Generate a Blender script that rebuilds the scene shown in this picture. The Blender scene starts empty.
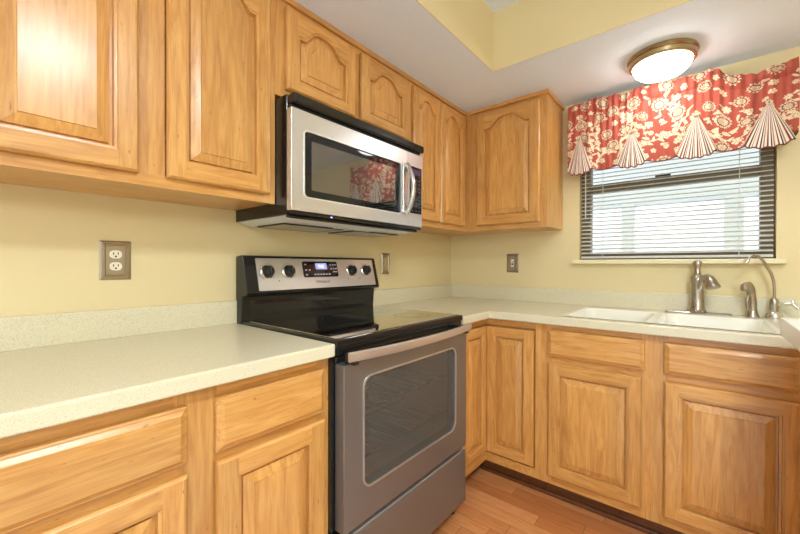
import bpy, bmesh, math, random
import numpy as np
from mathutils import Vector, Matrix
random.seed(7)
SC = bpy.context.scene
COL = SC.collection
PI = math.pi

# ------------------------------------------------------------------ camera
YAW, PITCH, ROLL = 0.6843, -0.0052, 0.0023
cam_d = bpy.data.cameras.new('camera')
cam = bpy.data.objects.new('camera', cam_d); COL.objects.link(cam)
cam_d.sensor_fit = 'HORIZONTAL'; cam_d.sensor_width = 36.0
cam_d.lens = 36.0*364.72/800.0
cam_d.shift_x = -4.72/800.0; cam_d.shift_y = 0.11/800.0
cam_d.clip_start = 0.02
F = Vector((math.cos(YAW)*math.cos(PITCH), math.sin(YAW)*math.cos(PITCH), math.sin(PITCH)))
R0 = Vector((math.sin(YAW), -math.cos(YAW), 0)); U0 = R0.cross(F)
Rr = R0*math.cos(ROLL)+U0*math.sin(ROLL); Ur = U0*math.cos(ROLL)-R0*math.sin(ROLL)
M = Matrix((Rr, Ur, -F)).transposed().to_4x4(); M.translation = (-2.4087, -1.5056, 1.1543)
cam.matrix_world = M
SC.camera = cam
# ------------------------------------------------------------------ world, exposure
w = bpy.data.worlds.new('daylight'); SC.world = w; w.use_nodes = True
bg = w.node_tree.nodes['Background']
bg.inputs[0].default_value = (0.82, 0.91, 1.0, 1); bg.inputs[1].default_value = 1.15
SC.view_settings.view_transform = 'Standard'; SC.view_settings.look = 'None'
SC.view_settings.gamma = 1.0; SC.view_settings.use_curve_mapping = False
SC.view_settings.exposure = 0.80
LAMP_SINK = 11.5      # strength of the dome over the sink
LAMP_TRAY = 46.0      # strength of the fixture in the tray
FILL_GLOBE = 24.0     # strength of the added fill globe behind the camera
def portal(name, loc, rot, sx, sy):
    d = bpy.data.lights.new(name, 'AREA'); d.shape = 'RECTANGLE'; d.size = sx; d.size_y = sy; d.cycles.is_portal = True
    o = bpy.data.objects.new(name, d); COL.objects.link(o); o.location = loc; o.rotation_euler = rot
portal('added_opening_daylight', (-4.34, -2.0, 1.03), (0, -PI/2, 0), 2.06, 2.6)  # fill daylight through the added, unseen opening in the left wall
portal('sink_window_daylight', (.118, -1.347, 1.61), (0, PI/2, 0), .84, .85)

# ------------------------------------------------------------------ materials
def srgb(r, g, b):
    f = lambda c: (c/255/12.92 if c/255 <= .04045 else ((c/255+.055)/1.055)**2.4)
    return (f(r), f(g), f(b), 1)

class NT:
    def __init__(s, name):
        s.m = bpy.data.materials.new(name); s.m.use_nodes = True
        s.t = s.m.node_tree; s.b = s.t.nodes['Principled BSDF']; s.out = s.t.nodes['Material Output']
    def n(s, typ, **kw):
        x = s.t.nodes.new(typ)
        for k, v in kw.items():
            if k.startswith('i_'):
                key = k[2:]; key = int(key) if key.isdigit() else key
                x.inputs[key].default_value = v
            else: setattr(x, k, v)
        return x
    def l(s, a, b): s.t.links.new(a, b)
    def bset(s, **kw):
        for k, v in kw.items(): s.b.inputs[k.replace('_', ' ')].default_value = v
    def math(s, op, a, b=None):
        x = s.n('ShaderNodeMath', operation=op)
        for i, q in enumerate((a, b)):
            if q is None: continue
            if isinstance(q, (int, float)): x.inputs[i].default_value = q
            else: s.l(q, x.inputs[i])
        return x.outputs[0]
    def mix(s, f, a, b, mode='MIX'):
        x = s.n('ShaderNodeMix', data_type='RGBA', blend_type=mode)
        for i, q in ((0, f), (6, a), (7, b)):
            if isinstance(q, (int, float, tuple)): x.inputs[i].default_value = q
            else: s.l(q, x.inputs[i])
        return x.outputs[2]
    def ramp(s, f, stops):
        x = s.n('ShaderNodeValToRGB'); e = x.color_ramp.elements
        while len(e) < len(stops): e.new(.5)
        for q, (p, c) in zip(e, stops): q.position = p; q.color = c
        s.l(f, x.inputs[0]); return x.outputs[0]
    def bump(s, h, strength=.1, dist=.002):
        x = s.n('ShaderNodeBump'); x.inputs['Strength'].default_value = strength; x.inputs['Distance'].default_value = dist
        s.l(h, x.inputs['Height']); s.l(x.outputs[0], s.b.inputs['Normal'])

def simple(name, col, rough=.5, metal=0, **kw):
    k = NT(name); k.bset(Base_Color=col, Roughness=rough, Metallic=metal)
    for a, v in kw.items(): k.b.inputs[a.replace('_', ' ')].default_value = v
    return k.m

def wood(name, axis, dark, mid, light, boards=.085):
    k = NT(name)
    tc = k.n('ShaderNodeTexCoord'); oi = k.n('ShaderNodeObjectInfo')
    off = k.n('ShaderNodeVectorMath', operation='SCALE'); off.inputs[0].default_value = (31, 17, 43)
    k.l(oi.outputs['Random'], off.inputs['Scale'])
    add = k.n('ShaderNodeVectorMath', operation='ADD'); k.l(tc.outputs['Object'], add.inputs[0]); k.l(off.outputs[0], add.inputs[1])
    sep = k.n('ShaderNodeSeparateXYZ'); k.l(tc.outputs['Object'], sep.inputs[0])
    across = sep.outputs[0] if axis == 'z' else sep.outputs[2]
    cell = k.math('FLOOR', k.math('DIVIDE', across, boards))
    wn = k.n('ShaderNodeTexWhiteNoise', noise_dimensions='2D')
    cb = k.n('ShaderNodeCombineXYZ'); k.l(cell, cb.inputs[0]); k.l(k.math('MULTIPLY', oi.outputs['Random'], 91.0), cb.inputs[1]); k.l(cb.outputs[0], wn.inputs['Vector'])
    # shift each glued board along the grain
    cb2 = k.n('ShaderNodeCombineXYZ'); sh = k.math('MULTIPLY', wn.outputs['Value'], 7.0)
    k.l(sh, cb2.inputs[2 if axis == 'z' else 0])
    add2 = k.n('ShaderNodeVectorMath', operation='ADD'); k.l(add.outputs[0], add2.inputs[0]); k.l(cb2.outputs[0], add2.inputs[1])
    def noise(along, acr, scale, detail, dist):
        mp = k.n('ShaderNodeMapping'); mp.inputs['Scale'].default_value = (acr, acr, along) if axis == 'z' else (along, acr, acr)
        k.l(add2.outputs[0], mp.inputs[0])
        q = k.n('ShaderNodeTexNoise'); q.inputs['Scale'].default_value = scale; q.inputs['Detail'].default_value = detail; q.inputs['Distortion'].default_value = dist
        k.l(mp.outputs[0], q.inputs[0]); return q.outputs[0]
    grain = noise(1.6, 14, 2.0, 6, 2.2)
    streak = noise(5, 130, 2.0, 4, .5)
    blotch = noise(2.5, 5, 1.6, 3, .5)
    col = k.ramp(grain, [(.3, dark), (.5, mid), (.72, light)])
    s2 = k.ramp(streak, [(.38, (.84, .78, .70, 1)), (.55, (1, 1, 1, 1))])
    col = k.mix(.55, col, s2, 'MULTIPLY')
    fl = noise(14, 60, 2.2, 2, .2)
    col = k.mix(.8, col, k.ramp(fl, [(.235, (.45, .32, .2, 1)), (.29, (1, 1, 1, 1))]), 'MULTIPLY')
    b2 = k.ramp(blotch, [(.3, (.91, .87, .81, 1)), (.7, (1.04, 1.04, 1.0, 1))])
    col = k.mix(.6, col, b2, 'MULTIPLY')
    tone = k.math('ADD', k.math('MULTIPLY', wn.outputs['Value'], .16), .90)
    hs = k.n('ShaderNodeHueSaturation'); k.l(col, hs.inputs['Color']); k.l(tone, hs.inputs['Value'])
    k.l(hs.outputs[0], k.b.inputs['Base Color'])
    k.bset(Roughness=.33)
    k.b.inputs['Specular IOR Level'].default_value = .5
    k.b.inputs['Coat Weight'].default_value = .45; k.b.inputs['Coat Roughness'].default_value = .22
    k.bump(streak, .05, .001)
    return k.m

WD = (srgb(203, 143, 73), srgb(220, 162, 88), srgb(230, 177, 105))
WV = wood('maple_upright_grain', 'z', *WD)
WH = wood('maple_level_grain', 'x', *WD)
WOOD = [WV, WH]
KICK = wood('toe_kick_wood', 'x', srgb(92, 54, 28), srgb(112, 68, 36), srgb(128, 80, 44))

def paint(name, col, sc=120, st=.06, rough=.6, d=.002):
    k = NT(name); tc = k.n('ShaderNodeTexCoord')
    q = k.n('ShaderNodeTexNoise'); q.inputs['Scale'].default_value = sc; q.inputs['Detail'].default_value = 4
    k.l(tc.outputs['Object'], q.inputs[0]); k.bset(Base_Color=col, Roughness=rough); k.bump(q.outputs[0], st, d); return k.m
YELLOW = paint('yellow_wall_paint', srgb(233, 215, 165))
WHITE = paint('white_ceiling_paint', srgb(240, 247, 254), 60, .5, .8, .006)
TRIMW = paint('cream_trim_paint', srgb(238, 226, 184), 60, .02, .4)

def counter_mat():
    k = NT('cream_speckled_solid_surface'); tc = k.n('ShaderNodeTexCoord')
    a = k.n('ShaderNodeTexNoise'); a.inputs['Scale'].default_value = 420; a.inputs['Detail'].default_value = 2
    b = k.n('ShaderNodeTexNoise'); b.inputs['Scale'].default_value = 210; b.inputs['Detail'].default_value = 1
    k.l(tc.outputs['Object'], a.inputs[0]); k.l(tc.outputs['Object'], b.inputs[0])
    c1 = k.ramp(a.outputs[0], [(.32, srgb(204, 195, 160)), (.44, srgb(228, 219, 187)), (.62, srgb(228, 219, 187)), (.72, srgb(238, 233, 210))])
    c2 = k.ramp(b.outputs[0], [(.30, (.80, .78, .70, 1)), (.38, (1, 1, 1, 1))])
    k.l(k.mix(.3, c1, c2, 'MULTIPLY'), k.b.inputs['Base Color']); k.bset(Roughness=.27); return k.m
COUNTER = counter_mat()
SINKW = simple('white_sink_composite', srgb(246, 242, 226), .22)

def brushed(name, col, rough=.3, axis='x', metal=1.0):
    k = NT(name); tc = k.n('ShaderNodeTexCoord'); mp = k.n('ShaderNodeMapping')
    mp.inputs['Scale'].default_value = (4, 300, 300) if axis == 'x' else (300, 300, 4)
    q = k.n('ShaderNodeTexNoise'); q.inputs['Scale'].default_value = 3; q.inputs['Detail'].default_value = 3
    k.l(tc.outputs['Object'], mp.inputs[0]); k.l(mp.outputs[0], q.inputs[0])
    r = k.n('ShaderNodeMapRange'); r.inputs['To Min'].default_value = rough-.06; r.inputs['To Max'].default_value = rough+.1
    k.l(q.outputs[0], r.inputs[0]); k.l(r.outputs[0], k.b.inputs['Roughness'])
    k.bset(Base_Color=col, Metallic=metal); k.bump(q.outputs[0], .03, .0005); return k.m
STEEL = brushed('brushed_stainless_steel', (.74, .74, .735, 1), .30, 'x', .85)
DARKSTEEL = brushed('dark_stainless_steel', (.30, .31, .315, 1), .40, 'x', .8)
STEELV = brushed('brushed_steel_upright', (.62, .61, .58, 1), .25, 'z')
NICKEL = brushed('brushed_nickel', (.45, .40, .33, 1), .26, 'z')
PLATE = brushed('satin_nickel_plate', (.44, .38, .29, 1), .34, 'z')
BRASS = brushed('aged_brass', (.46, .36, .21, 1), .22)
CHROME = simple('polished_chrome', (.72, .71, .68, 1), .1, 1.0)
BLACK = simple('black_enamel', (.012, .011, .010, 1), .14)
BLACKG = simple('black_ceramic_glass', (.010, .011, .012, 1), .03)
BLACKP = simple('black_plastic', (.018, .017, .016, 1), .35)
GREYM = simple('grey_painted_metal', (.62, .60, .54, 1), .4)
MESHM = simple('filter_mesh_metal', (.55, .50, .40, 1), .45, .7)
RINGM = simple('burner_ring_print', (.06, .06, .062, 1), .12)
CREAMP = simple('cream_plastic', srgb(240, 234, 214), .35)
SLOT = simple('dark_slot', (.01, .01, .01, 1), .6)
WMARK = simple('pale_print', (.55, .55, .55, 1), .5)
DMARK = simple('dark_print', (.05, .05, .05, 1), .5)
BRONZE = simple('dark_bronze_frame', srgb(128, 114, 88), .5)
def emit(name, col, s):
    k = NT(name); k.bset(Base_Color=(0.8, .8, .8, 1), Roughness=.4)
    k.b.inputs['Emission Color'].default_value = col; k.b.inputs['Emission Strength'].default_value = s; return k.m
LAMP1 = emit('lit_white_glass', (.96, .98, 1, 1), LAMP_SINK)
FILL_GLOBE_MAT = emit('fill_globe_glow', (.78, .90, 1, 1), FILL_GLOBE)
LAMP2 = emit('lit_diffuser', (.82, .92, 1, 1), LAMP_TRAY)
BLUE = emit('blue_display_digits', (.35, .5, 1, 1), 1.3)
BLUEBG = emit('blue_display_glow', (.02, .03, .7, 1), .35)
LED = emit('blue_indicator', (.1, .1, 1, 1), 3)
SLATM = NT('cream_blind_slat'); SLATM.bset(Base_Color=srgb(246, 243, 232), Roughness=.4)
_t = SLATM.n('ShaderNodeBsdfTranslucent'); _t.inputs[0].default_value = srgb(246, 243, 232); _m = SLATM.n('ShaderNodeMixShader'); _m.inputs[0].default_value = .3
SLATM.l(SLATM.b.outputs[0], _m.inputs[1]); SLATM.l(_t.outputs[0], _m.inputs[2]); SLATM.l(_m.outputs[0], SLATM.out.inputs[0])
SLATM = SLATM.m

def glass_mat(name, tint, gloss=1.0, minr=.04):
    k = NT(name); k.t.nodes.remove(k.b)
    tr = k.n('ShaderNodeBsdfTransparent'); tr.inputs[0].default_value = tint
    gl = k.n('ShaderNodeBsdfGlossy'); gl.inputs['Roughness'].default_value = .02; gl.inputs[0].default_value = (gloss, gloss, gloss, 1)
    fr = k.n('ShaderNodeFresnel'); fr.inputs[0].default_value = 1.5
    mx = k.n('ShaderNodeMixShader'); k.l(fr.outputs[0], mx.inputs[0]); k.l(tr.outputs[0], mx.inputs[1]); k.l(gl.outputs[0], mx.inputs[2])
    k.l(mx.outputs[0], k.out.inputs[0]); return k.m
GLASS = glass_mat('clear_window_glass', (.95, .97, .98, 1))
OVENGL = glass_mat('brown_oven_glass', (.74, .70, .62, 1))
_n = OVENGL.node_tree; _d = _n.nodes.new('ShaderNodeBsdfDiffuse'); _d.inputs[0].default_value = (.20, .185, .16, 1)
_x = _n.nodes.new('ShaderNodeMixShader'); _x.inputs[0].default_value = .42; _o = _n.nodes['Material Output']; _s = _o.inputs[0].links[0].from_node
_n.links.new(_s.outputs[0], _x.inputs[1]); _n.links.new(_d.outputs[0], _x.inputs[2]); _n.links.new(_x.outputs[0], _o.inputs[0])
CAVITY = simple('oven_enamel', (.62, .58, .5, 1), .45)

def floor_mat():
    k = NT('oak_strip_floor'); tc = k.n('ShaderNodeTexCoord')
    sep = k.n('ShaderNodeSeparateXYZ'); k.l(tc.outputs['Object'], sep.inputs[0])
    W_, L_ = .072, .85
    xr = k.math('DIVIDE', sep.outputs[0], W_); row = k.math('FLOOR', xr); fx_ = k.math('FRACT', xr)
    w1 = k.n('ShaderNodeTexWhiteNoise', noise_dimensions='1D'); k.l(row, w1.inputs['W'])
    yr = k.math('ADD', k.math('DIVIDE', sep.outputs[1], L_), k.math('MULTIPLY', w1.outputs['Value'], 17.0)); bd = k.math('FLOOR', yr); fy_ = k.math('FRACT', yr)
    cb = k.n('ShaderNodeCombineXYZ'); k.l(row, cb.inputs[0]); k.l(bd, cb.inputs[1])
    w2 = k.n('ShaderNodeTexWhiteNoise', noise_dimensions='2D'); k.l(cb.outputs[0], w2.inputs['Vector'])
    col = k.ramp(w2.outputs['Value'], [(0, srgb(196, 124, 70)), (.5, srgb(212, 142, 86)), (1, srgb(226, 160, 104))])
    sc = k.n('ShaderNodeVectorMath', operation='SCALE'); sc.inputs['Scale'].default_value = 9; k.l(w2.outputs['Color'], sc.inputs[0])
    ad = k.n('ShaderNodeVectorMath', operation='ADD'); k.l(tc.outputs['Object'], ad.inputs[0]); k.l(sc.outputs[0], ad.inputs[1])
    m2 = k.n('ShaderNodeMapping'); m2.inputs['Scale'].default_value = (26, 2.4, 26); k.l(ad.outputs[0], m2.inputs[0])
    q = k.n('ShaderNodeTexNoise'); q.inputs['Scale'].default_value = 2; q.inputs['Detail'].default_value = 5; q.inputs['Distortion'].default_value = 2.2
    k.l(m2.outputs[0], q.inputs[0])
    g = k.ramp(q.outputs[0], [(.36, (.78, .70, .62, 1)), (.56, (1.02, 1.01, 1, 1))])
    col = k.mix(.7, col, g, 'MULTIPLY')
    gap = k.math('MAXIMUM', k.math('LESS_THAN', fx_, .028), k.math('LESS_THAN', fy_, .003))
    col = k.mix(k.math('MULTIPLY', gap, .75), col, srgb(120, 66, 34))
    k.l(col, k.b.inputs['Base Color']); k.bset(Roughness=.3); return k.m
FLOORM = floor_mat()

def vcol(name, rough=.85):
    k = NT(name); a = k.n('ShaderNodeVertexColor'); a.layer_name = 'print'; k.l(a.outputs[0], k.b.inputs['Base Color'])
    tc = k.n('ShaderNodeTexCoord'); q = k.n('ShaderNodeTexNoise'); q.inputs['Scale'].default_value = 700; k.l(tc.outputs['Object'], q.inputs[0])
    k.bset(Roughness=rough); k.b.inputs['Sheen Weight'].default_value = .2; k.bump(q.outputs[0], .2, .0008); return k.m
FABRIC = vcol('printed_cotton')
CORD = simple('cream_braid', srgb(226, 205, 168), .9)
DKCORD = simple('dark_red_piping', srgb(120, 60, 46), .9)

# ------------------------------------------------------------------ mesh helpers
FR = {}                       # frame-space origin of every object built
class MB:
    def __init__(s): s.v = []; s.f = []; s.m = []
    def vs(s, pts):
        i = len(s.v); s.v += [tuple(p) for p in pts]; return list(range(i, i+len(pts)))
    def face(s, ids, m=0): s.f.append(list(ids)); s.m.append(m)
    def poly(s, pts, m=0): s.face(s.vs(pts), m)
    def box(s, x0, x1, y0, y1, z0, z1, m=0):
        x0, x1 = min(x0, x1), max(x0, x1); y0, y1 = min(y0, y1), max(y0, y1); z0, z1 = min(z0, z1), max(z0, z1)
        i = s.vs([(x0,y0,z0),(x1,y0,z0),(x1,y1,z0),(x0,y1,z0),(x0,y0,z1),(x1,y0,z1),(x1,y1,z1),(x0,y1,z1)])
        for q in ((3,2,1,0),(4,5,6,7),(0,1,5,4),(1,2,6,5),(2,3,7,6),(3,0,4,7)): s.face([i[k] for k in q], m)
        return s
    def loops(s, L, cap0=False, cap1=False, m=0, mf=None, closed=True):
        ids = [s.vs(l) for l in L]; n = len(L[0])
        for a, b in zip(ids, ids[1:]):
            for j in range(n if closed else n-1):
                k = (j+1) % n; s.face([a[j], a[k], b[k], b[j]], mf(j) if mf else m)
        if cap0: s.face(ids[0][::-1], m)
        if cap1: s.face(ids[-1], m)
        return s
    def lathe(s, prof, c=(0,0,0), seg=32, m=0, axis='z', cap=True):
        L = []
        for r, h in prof:
            l = []
            for j in range(seg):
                a = 2*PI*j/seg; x, y = r*math.cos(a), r*math.sin(a)
                p = (x, y, h) if axis == 'z' else ((x, -h, y) if axis == '-y' else (h, x, y))
                l.append((c[0]+p[0], c[1]+p[1], c[2]+p[2]))
            L.append(l)
        return s.loops(L, cap, cap, m)
    def tube(s, pts, r, seg=10, m=0, flat=1.0):
        P = [Vector(p) for p in pts]; L = []; n = None
        for i, p in enumerate(P):
            t = (P[min(i+1, len(P)-1)]-P[max(i-1, 0)]).normalized()
            if n is None:
                n = Vector((0, 0, 1)) if abs(t.z) < .9 else Vector((1, 0, 0))
            n = (n-t*n.dot(t)).normalized(); b = t.cross(n)
            rr = r[i] if isinstance(r, (list, tuple)) else r
            L.append([p+n*(rr*math.cos(2*PI*j/seg))+b*(rr*flat*math.sin(2*PI*j/seg)) for j in range(seg)])
        return s.loops(L, True, True, m)
    def build(s, name, mats, parent=None, smooth=False, bevel=0, origin=None, seg=2, weld=False, recalc=True):
        o0 = Vector(origin) if origin is not None else (FR[parent.name] if parent else Vector((0, 0, 0)))
        me = bpy.data.meshes.new(name)
        me.from_pydata([tuple(Vector(p)-o0) for p in s.v], [], s.f)
        for m in (mats if isinstance(mats, (list, tuple)) else [mats]): me.materials.append(m)
        for p, q in zip(me.polygons, s.m): p.material_index = q
        bm = bmesh.new(); bm.from_mesh(me)
        if weld: bmesh.ops.remove_doubles(bm, verts=bm.verts, dist=1e-5)
        if recalc: bmesh.ops.recalc_face_normals(bm, faces=bm.faces)
        bm.to_mesh(me); bm.free()
        if smooth:
            for p in me.polygons: p.use_smooth = True
            try: me.set_sharp_from_angle(angle=math.radians(38))
            except Exception: pass
        o = bpy.data.objects.new(name, me); COL.objects.link(o)
        if parent:
            o.parent = parent; o.location = o0-FR[parent.name]
        else: o.location = o0
        FR[o.name] = o0
        if bevel:
            b = o.modifiers.new('edge', 'BEVEL'); b.width = bevel; b.segments = seg; b.limit_method = 'ANGLE'; b.angle_limit = .6
        return o

def tag(o, label, cat, group=None):
    o['label'] = label; o['category'] = cat
    if group: o['group'] = group
    return o
def root(name, loc, label, cat, group=None, rot=0):
    o = bpy.data.objects.new(name, None); COL.objects.link(o); o.empty_display_size = .1
    FR[o.name] = Vector(loc)
    o.location = Matrix.Rotation(rot, 3, 'Z') @ Vector(loc); o.rotation_euler = (0, 0, rot)
    return tag(o, label, cat, group)
def struct(o): o['kind'] = 'structure'; return o

def gridslab(mb, xs, ys, keep, z0, z1, m=0):
    """Slab over the kept cells of a grid, no inner walls."""
    idx = {}
    def vid(i, j, t):
        if (i, j, t) not in idx: idx[(i, j, t)] = mb.vs([(xs[i], ys[j], z1 if t else z0)])[0]
        return idx[(i, j, t)]
    K = lambda i, j: 0 <= i < len(xs)-1 and 0 <= j < len(ys)-1 and keep(i, j)
    for i in range(len(xs)-1):
        for j in range(len(ys)-1):
            if not K(i, j): continue
            mb.face([vid(i,j,1), vid(i+1,j,1), vid(i+1,j+1,1), vid(i,j+1,1)], m)
            mb.face([vid(i,j,0), vid(i,j+1,0), vid(i+1,j+1,0), vid(i+1,j,0)], m)
            if not K(i, j-1): mb.face([vid(i,j,0), vid(i+1,j,0), vid(i+1,j,1), vid(i,j,1)], m)
            if not K(i, j+1): mb.face([vid(i+1,j+1,0), vid(i,j+1,0), vid(i,j+1,1), vid(i+1,j+1,1)], m)
            if not K(i-1, j): mb.face([vid(i,j+1,0), vid(i,j,0), vid(i,j,1), vid(i,j+1,1)], m)
            if not K(i+1, j): mb.face([vid(i+1,j,0), vid(i+1,j+1,0), vid(i+1,j+1,1), vid(i+1,j,1)], m)

def rrect(x0, x1, z0, z1, r, n=8):
    P = []
    for cx, cz, a0 in ((x1-r, z0+r, -PI/2), (x1-r, z1-r, 0), (x0+r, z1-r, PI/2), (x0+r, z0+r, PI)):
        for k in range(n+1):
            a = a0+PI/2*k/n; P.append((cx+r*math.cos(a), cz+r*math.sin(a)))
    return P

# ------------------------------------------------------------------ room shell
HS, HT = 2.148, 2.448           # soffit and tray heights
X0, Y0 = -4.3, -3.7             # far ends of the room behind the camera
TX0, TX1, TY0, TY1 = -3.45, -.667, -3.2, -.667
struct(MB().box(X0-.1, .12, Y0-.1, .1, -.1, 0).build('floor', FLOORM))
struct(MB().box(X0-.1, .12, 0, .1, 0, HT+.1).build('wall_back', YELLOW))
WY0, WY1, WZ0, WZ1 = -1.772, -.922, 1.19, 2.03
wm = MB()
wm.box(0, .12, Y0, WY0, 0, HT+.1); wm.box(0, .12, WY1, 0, 0, HT+.1); wm.box(0, .12, WY0, WY1, 0, WZ0); wm.box(0, .12, WY0, WY1, WZ1, HT+.1)
struct(wm.build('wall_right', YELLOW))
wl = MB(); wl.box(X0-.1, X0, Y0, -3.3, 0, HT+.1); wl.box(X0-.1, X0, -.7, 0, 0, HT+.1); wl.box(X0-.1, X0, -3.3, -.7, 2.06, HT+.1)
struct(wl.build('wall_left', YELLOW))
dm = MB(); dm.box(X0-.09, X0-.01, -3.3, -3.24, 0, 2.06); dm.box(X0-.09, X0-.01, -.76, -.7, 0, 2.06); dm.box(X0-.09, X0-.01, -2.03, -1.97, 0, 2.06); dm.box(X0-.09, X0-.01, -3.24, -.76, 2.0, 2.06)
struct(dm.build('added_opening_frame', WHITE))  # frame of an unseen opening, added to let fill daylight in
struct(MB().box(X0-.1, .12, Y0-.1, Y0, 0, HT+.1).build('wall_front', YELLOW))
cm = MB()
cm.box(X0, 0, TY1, 0, HS, HT+.1); cm.box(X0, 0, Y0, TY0, HS, HT+.1); cm.box(X0, TX0, TY0, TY1, HS, HT+.1); cm.box(TX1, 0, TY0, TY1, HS, HT+.1)
cm.box(TX0, TX1, TY0, TY1, HT, HT+.1)
struct(cm.build('ceiling', WHITE))
e = .004
struct(MB().box(TX0, TX1, TY1-e, TY1, HS, HT).build('wall_tray_back', YELLOW))
struct(MB().box(TX1-e, TX1, TY0, TY1-e, HS, HT).build('wall_tray_right', YELLOW))
struct(MB().box(TX0, TX1-e, TY0, TY0+e, HS, HT).build('wall_tray_front', YELLOW))
struct(MB().box(TX0, TX0+e, TY0+e, TY1-e, HS, HT).build('wall_tray_left', YELLOW))
# window: frame, sashes, panes
fm = MB(); b_, d0, d1 = .05, .045, .115
fm.box(d0, d1, WY0, WY0+b_, WZ0, WZ1); fm.box(d0, d1, WY1-b_, WY1, WZ0, WZ1)
fm.box(d0, d1, WY0+b_, WY1-b_, WZ0, WZ0+.035); fm.box(d0, d1, WY0+b_, WY1-b_, WZ1-.05, WZ1)
win = struct(fm.build('window_1', BRONZE, bevel=.003))
MB().box(.055, .085, WY0+b_, WY1-b_, 1.598, 1.648).build('meeting_rail', BRONZE, win, bevel=.003)
MB().box(.068, .072, WY0+b_, WY1-b_, WZ0+.035, 1.598).build('window_pane', GLASS, win)
MB().box(.068, .072, WY0+b_, WY1-b_, 1.648, WZ1-.05).build('window_pane', GLASS, win)
lk = MB().box(.04, .056, -1.37, -1.30, 1.648, 1.656); lk.box(.044, .056, -1.345, -1.325, 1.656, 1.664)
lk.build('sash_lock', BLACKP, win, bevel=.002)
sm = MB().box(-.042, .045, -1.803, -.885, 1.165, 1.19)
struct(sm.build('trim_1', TRIMW, bevel=.004)); bpy.data.objects['trim_1']['label'] = 'cream window sill'
# the sunroom outside: posts, beam, rail and lawn, all white
struct(MB().box(1.5, 1.66, -3.0, .6, 1.72, 2.5).build('trim_2', simple('white_outdoor_paint', srgb(236, 240, 244), .6)))
OUT = bpy.data.materials['white_outdoor_paint']
pm = MB(); pm.box(1.5, 1.6, -1.02, -.92, 0, 1.72); pm.box(1.5, 1.6, -1.76, -1.64, 0, 1.72); pm.box(1.52, 1.58, -3.0, -1.76, .95, 1.03); pm.box(1.52, 1.58, -1.64, .6, .95, 1.03)
struct(pm.build('trim_3', OUT))
struct(MB().box(.12, 30, -15, 15, -.2, -.1).build('floor_outside', simple('pale_concrete', srgb(214, 216, 214), .8)))

# ------------------------------------------------------------------ cabinet makers
def door(parent, x0, x1, z0, z1, yf, arch=0.0, stile=.046, rail=.048, th=.021, name='door', top=None):
    top = top if top is not None else (.036 if arch else rail)
    yf -= .004
    o0 = Vector((x0, yf, z0)); w_ = x1-x0; h = z1-z0
    nb, ns, nt = 6, 6, 36
    tr = top-rail
    def outline(s_, b, t, y):
        t += tr; xa, xb = s_, w_-s_; P = []
        top = lambda x: h-t-arch*(1-.5*(1+math.cos(PI*min(1, abs(x-w_/2)/(w_/2-s_)/.86)**1.65)))
        for k in range(nb): P.append((xa+(xb-xa)*k/nb, b))
        for k in range(ns): P.append((xb, b+(top(xb)-b)*k/ns))
        for k in range(nt): x = xb+(xa-xb)*k/nt; P.append((x, top(x)))
        for k in range(ns): P.append((xa, top(xa)+(b-top(xa))*k/ns))
        return [(x0+x, yf+y, z0+z) for x, z in P]
    mf = lambda j: 0 if (nb <= j < nb+ns or j >= nb+ns+nt) else 1
    d = MB(); a = .006
    def rect(i, y): return [(x0+i, yf+y, z0+i), (x1-i, yf+y, z0+i), (x1-i, yf+y, z1-i), (x0+i, yf+y, z1-i)]
    d.loops([rect(0, th), rect(0, .007), rect(.003, .003), rect(a, 0)], True, False, mf=lambda j: (1, 0, 1, 0)[j])
    # stiles
    for xa, xb in ((x0+a, x0+stile), (x1-stile, x1-a)):
        d.poly([(xa, yf, z0+a), (xb, yf, z0+a), (xb, yf, z1-a), (xa, yf, z1-a)], 0)
    d.poly([(x0+stile, yf, z0+a), (x1-stile, yf, z0+a), (x1-stile, yf, z0+rail), (x0+stile, yf, z0+rail)], 1)
    L = outline(stile, rail, rail, 0)
    tp = L[nb+ns:nb+ns+nt+1]
    for p, q in zip(tp, tp[1:]):
        d.poly([p, (p[0], yf, z1-a), (q[0], yf, z1-a), q], 1)
    # stile strip beside a drooping arch is already full height; sticking profile
    d.loops([outline(stile, rail, rail, 0), outline(stile+.0015, rail+.0015, rail+.0015, .0035), outline(stile+.008, rail+.008, rail+.008, .0045), outline(stile+.0088, rail+.0088, rail+.0088, .0195)], mf=mf)
    dr = d.build(name, WOOD, parent, origin=o0)
    p = MB(); i = .0085
    pr = [(i, .0195), (i+.0075, .0195), (i+.008, .0125), (i+.020, .0085), (i+.034, .0045), (i+.0348, .0012)]
    p.loops([outline(stile+k, rail+k, rail+k, y) for k, y in pr], False, True, 0)
    p.build('raised_panel', [WV], dr, origin=o0)
    return dr
def drawer(parent, x0, x1, z0, z1, yf, th=.021, name='drawer_front'):
    yf -= .004
    d = MB()
    r = lambda i, y: [(x0+i, yf+y, z0+i), (x1-i, yf+y, z0+i), (x1-i, yf+y, z1-i), (x0+i, yf+y, z1-i)]
    d.loops([r(0, th), r(0, .009), r(.003, .0065), (r(.006, .006)), r(.015, .0005), r(.016, 0)], True, True, 0)
    return d.build(name, [WH], parent, origin=(x0, yf, z0))
def frame(parent, yf, th, vs_, hs_):
    """vs_: upright boxes (x0,x1,z0,z1); hs_: level ones."""
    m = MB()
    for x0, x1, z0, z1 in vs_: m.box(x0, x1, yf, yf+th, z0, z1, 0)
    for x0, x1, z0, z1 in hs_: m.box(x0, x1, yf, yf+th, z0, z1, 1)
    return m.build('face_frame', WOOD, parent)

UZ0, UD = 1.375, .302
UDF = -(UD+.02)
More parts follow.
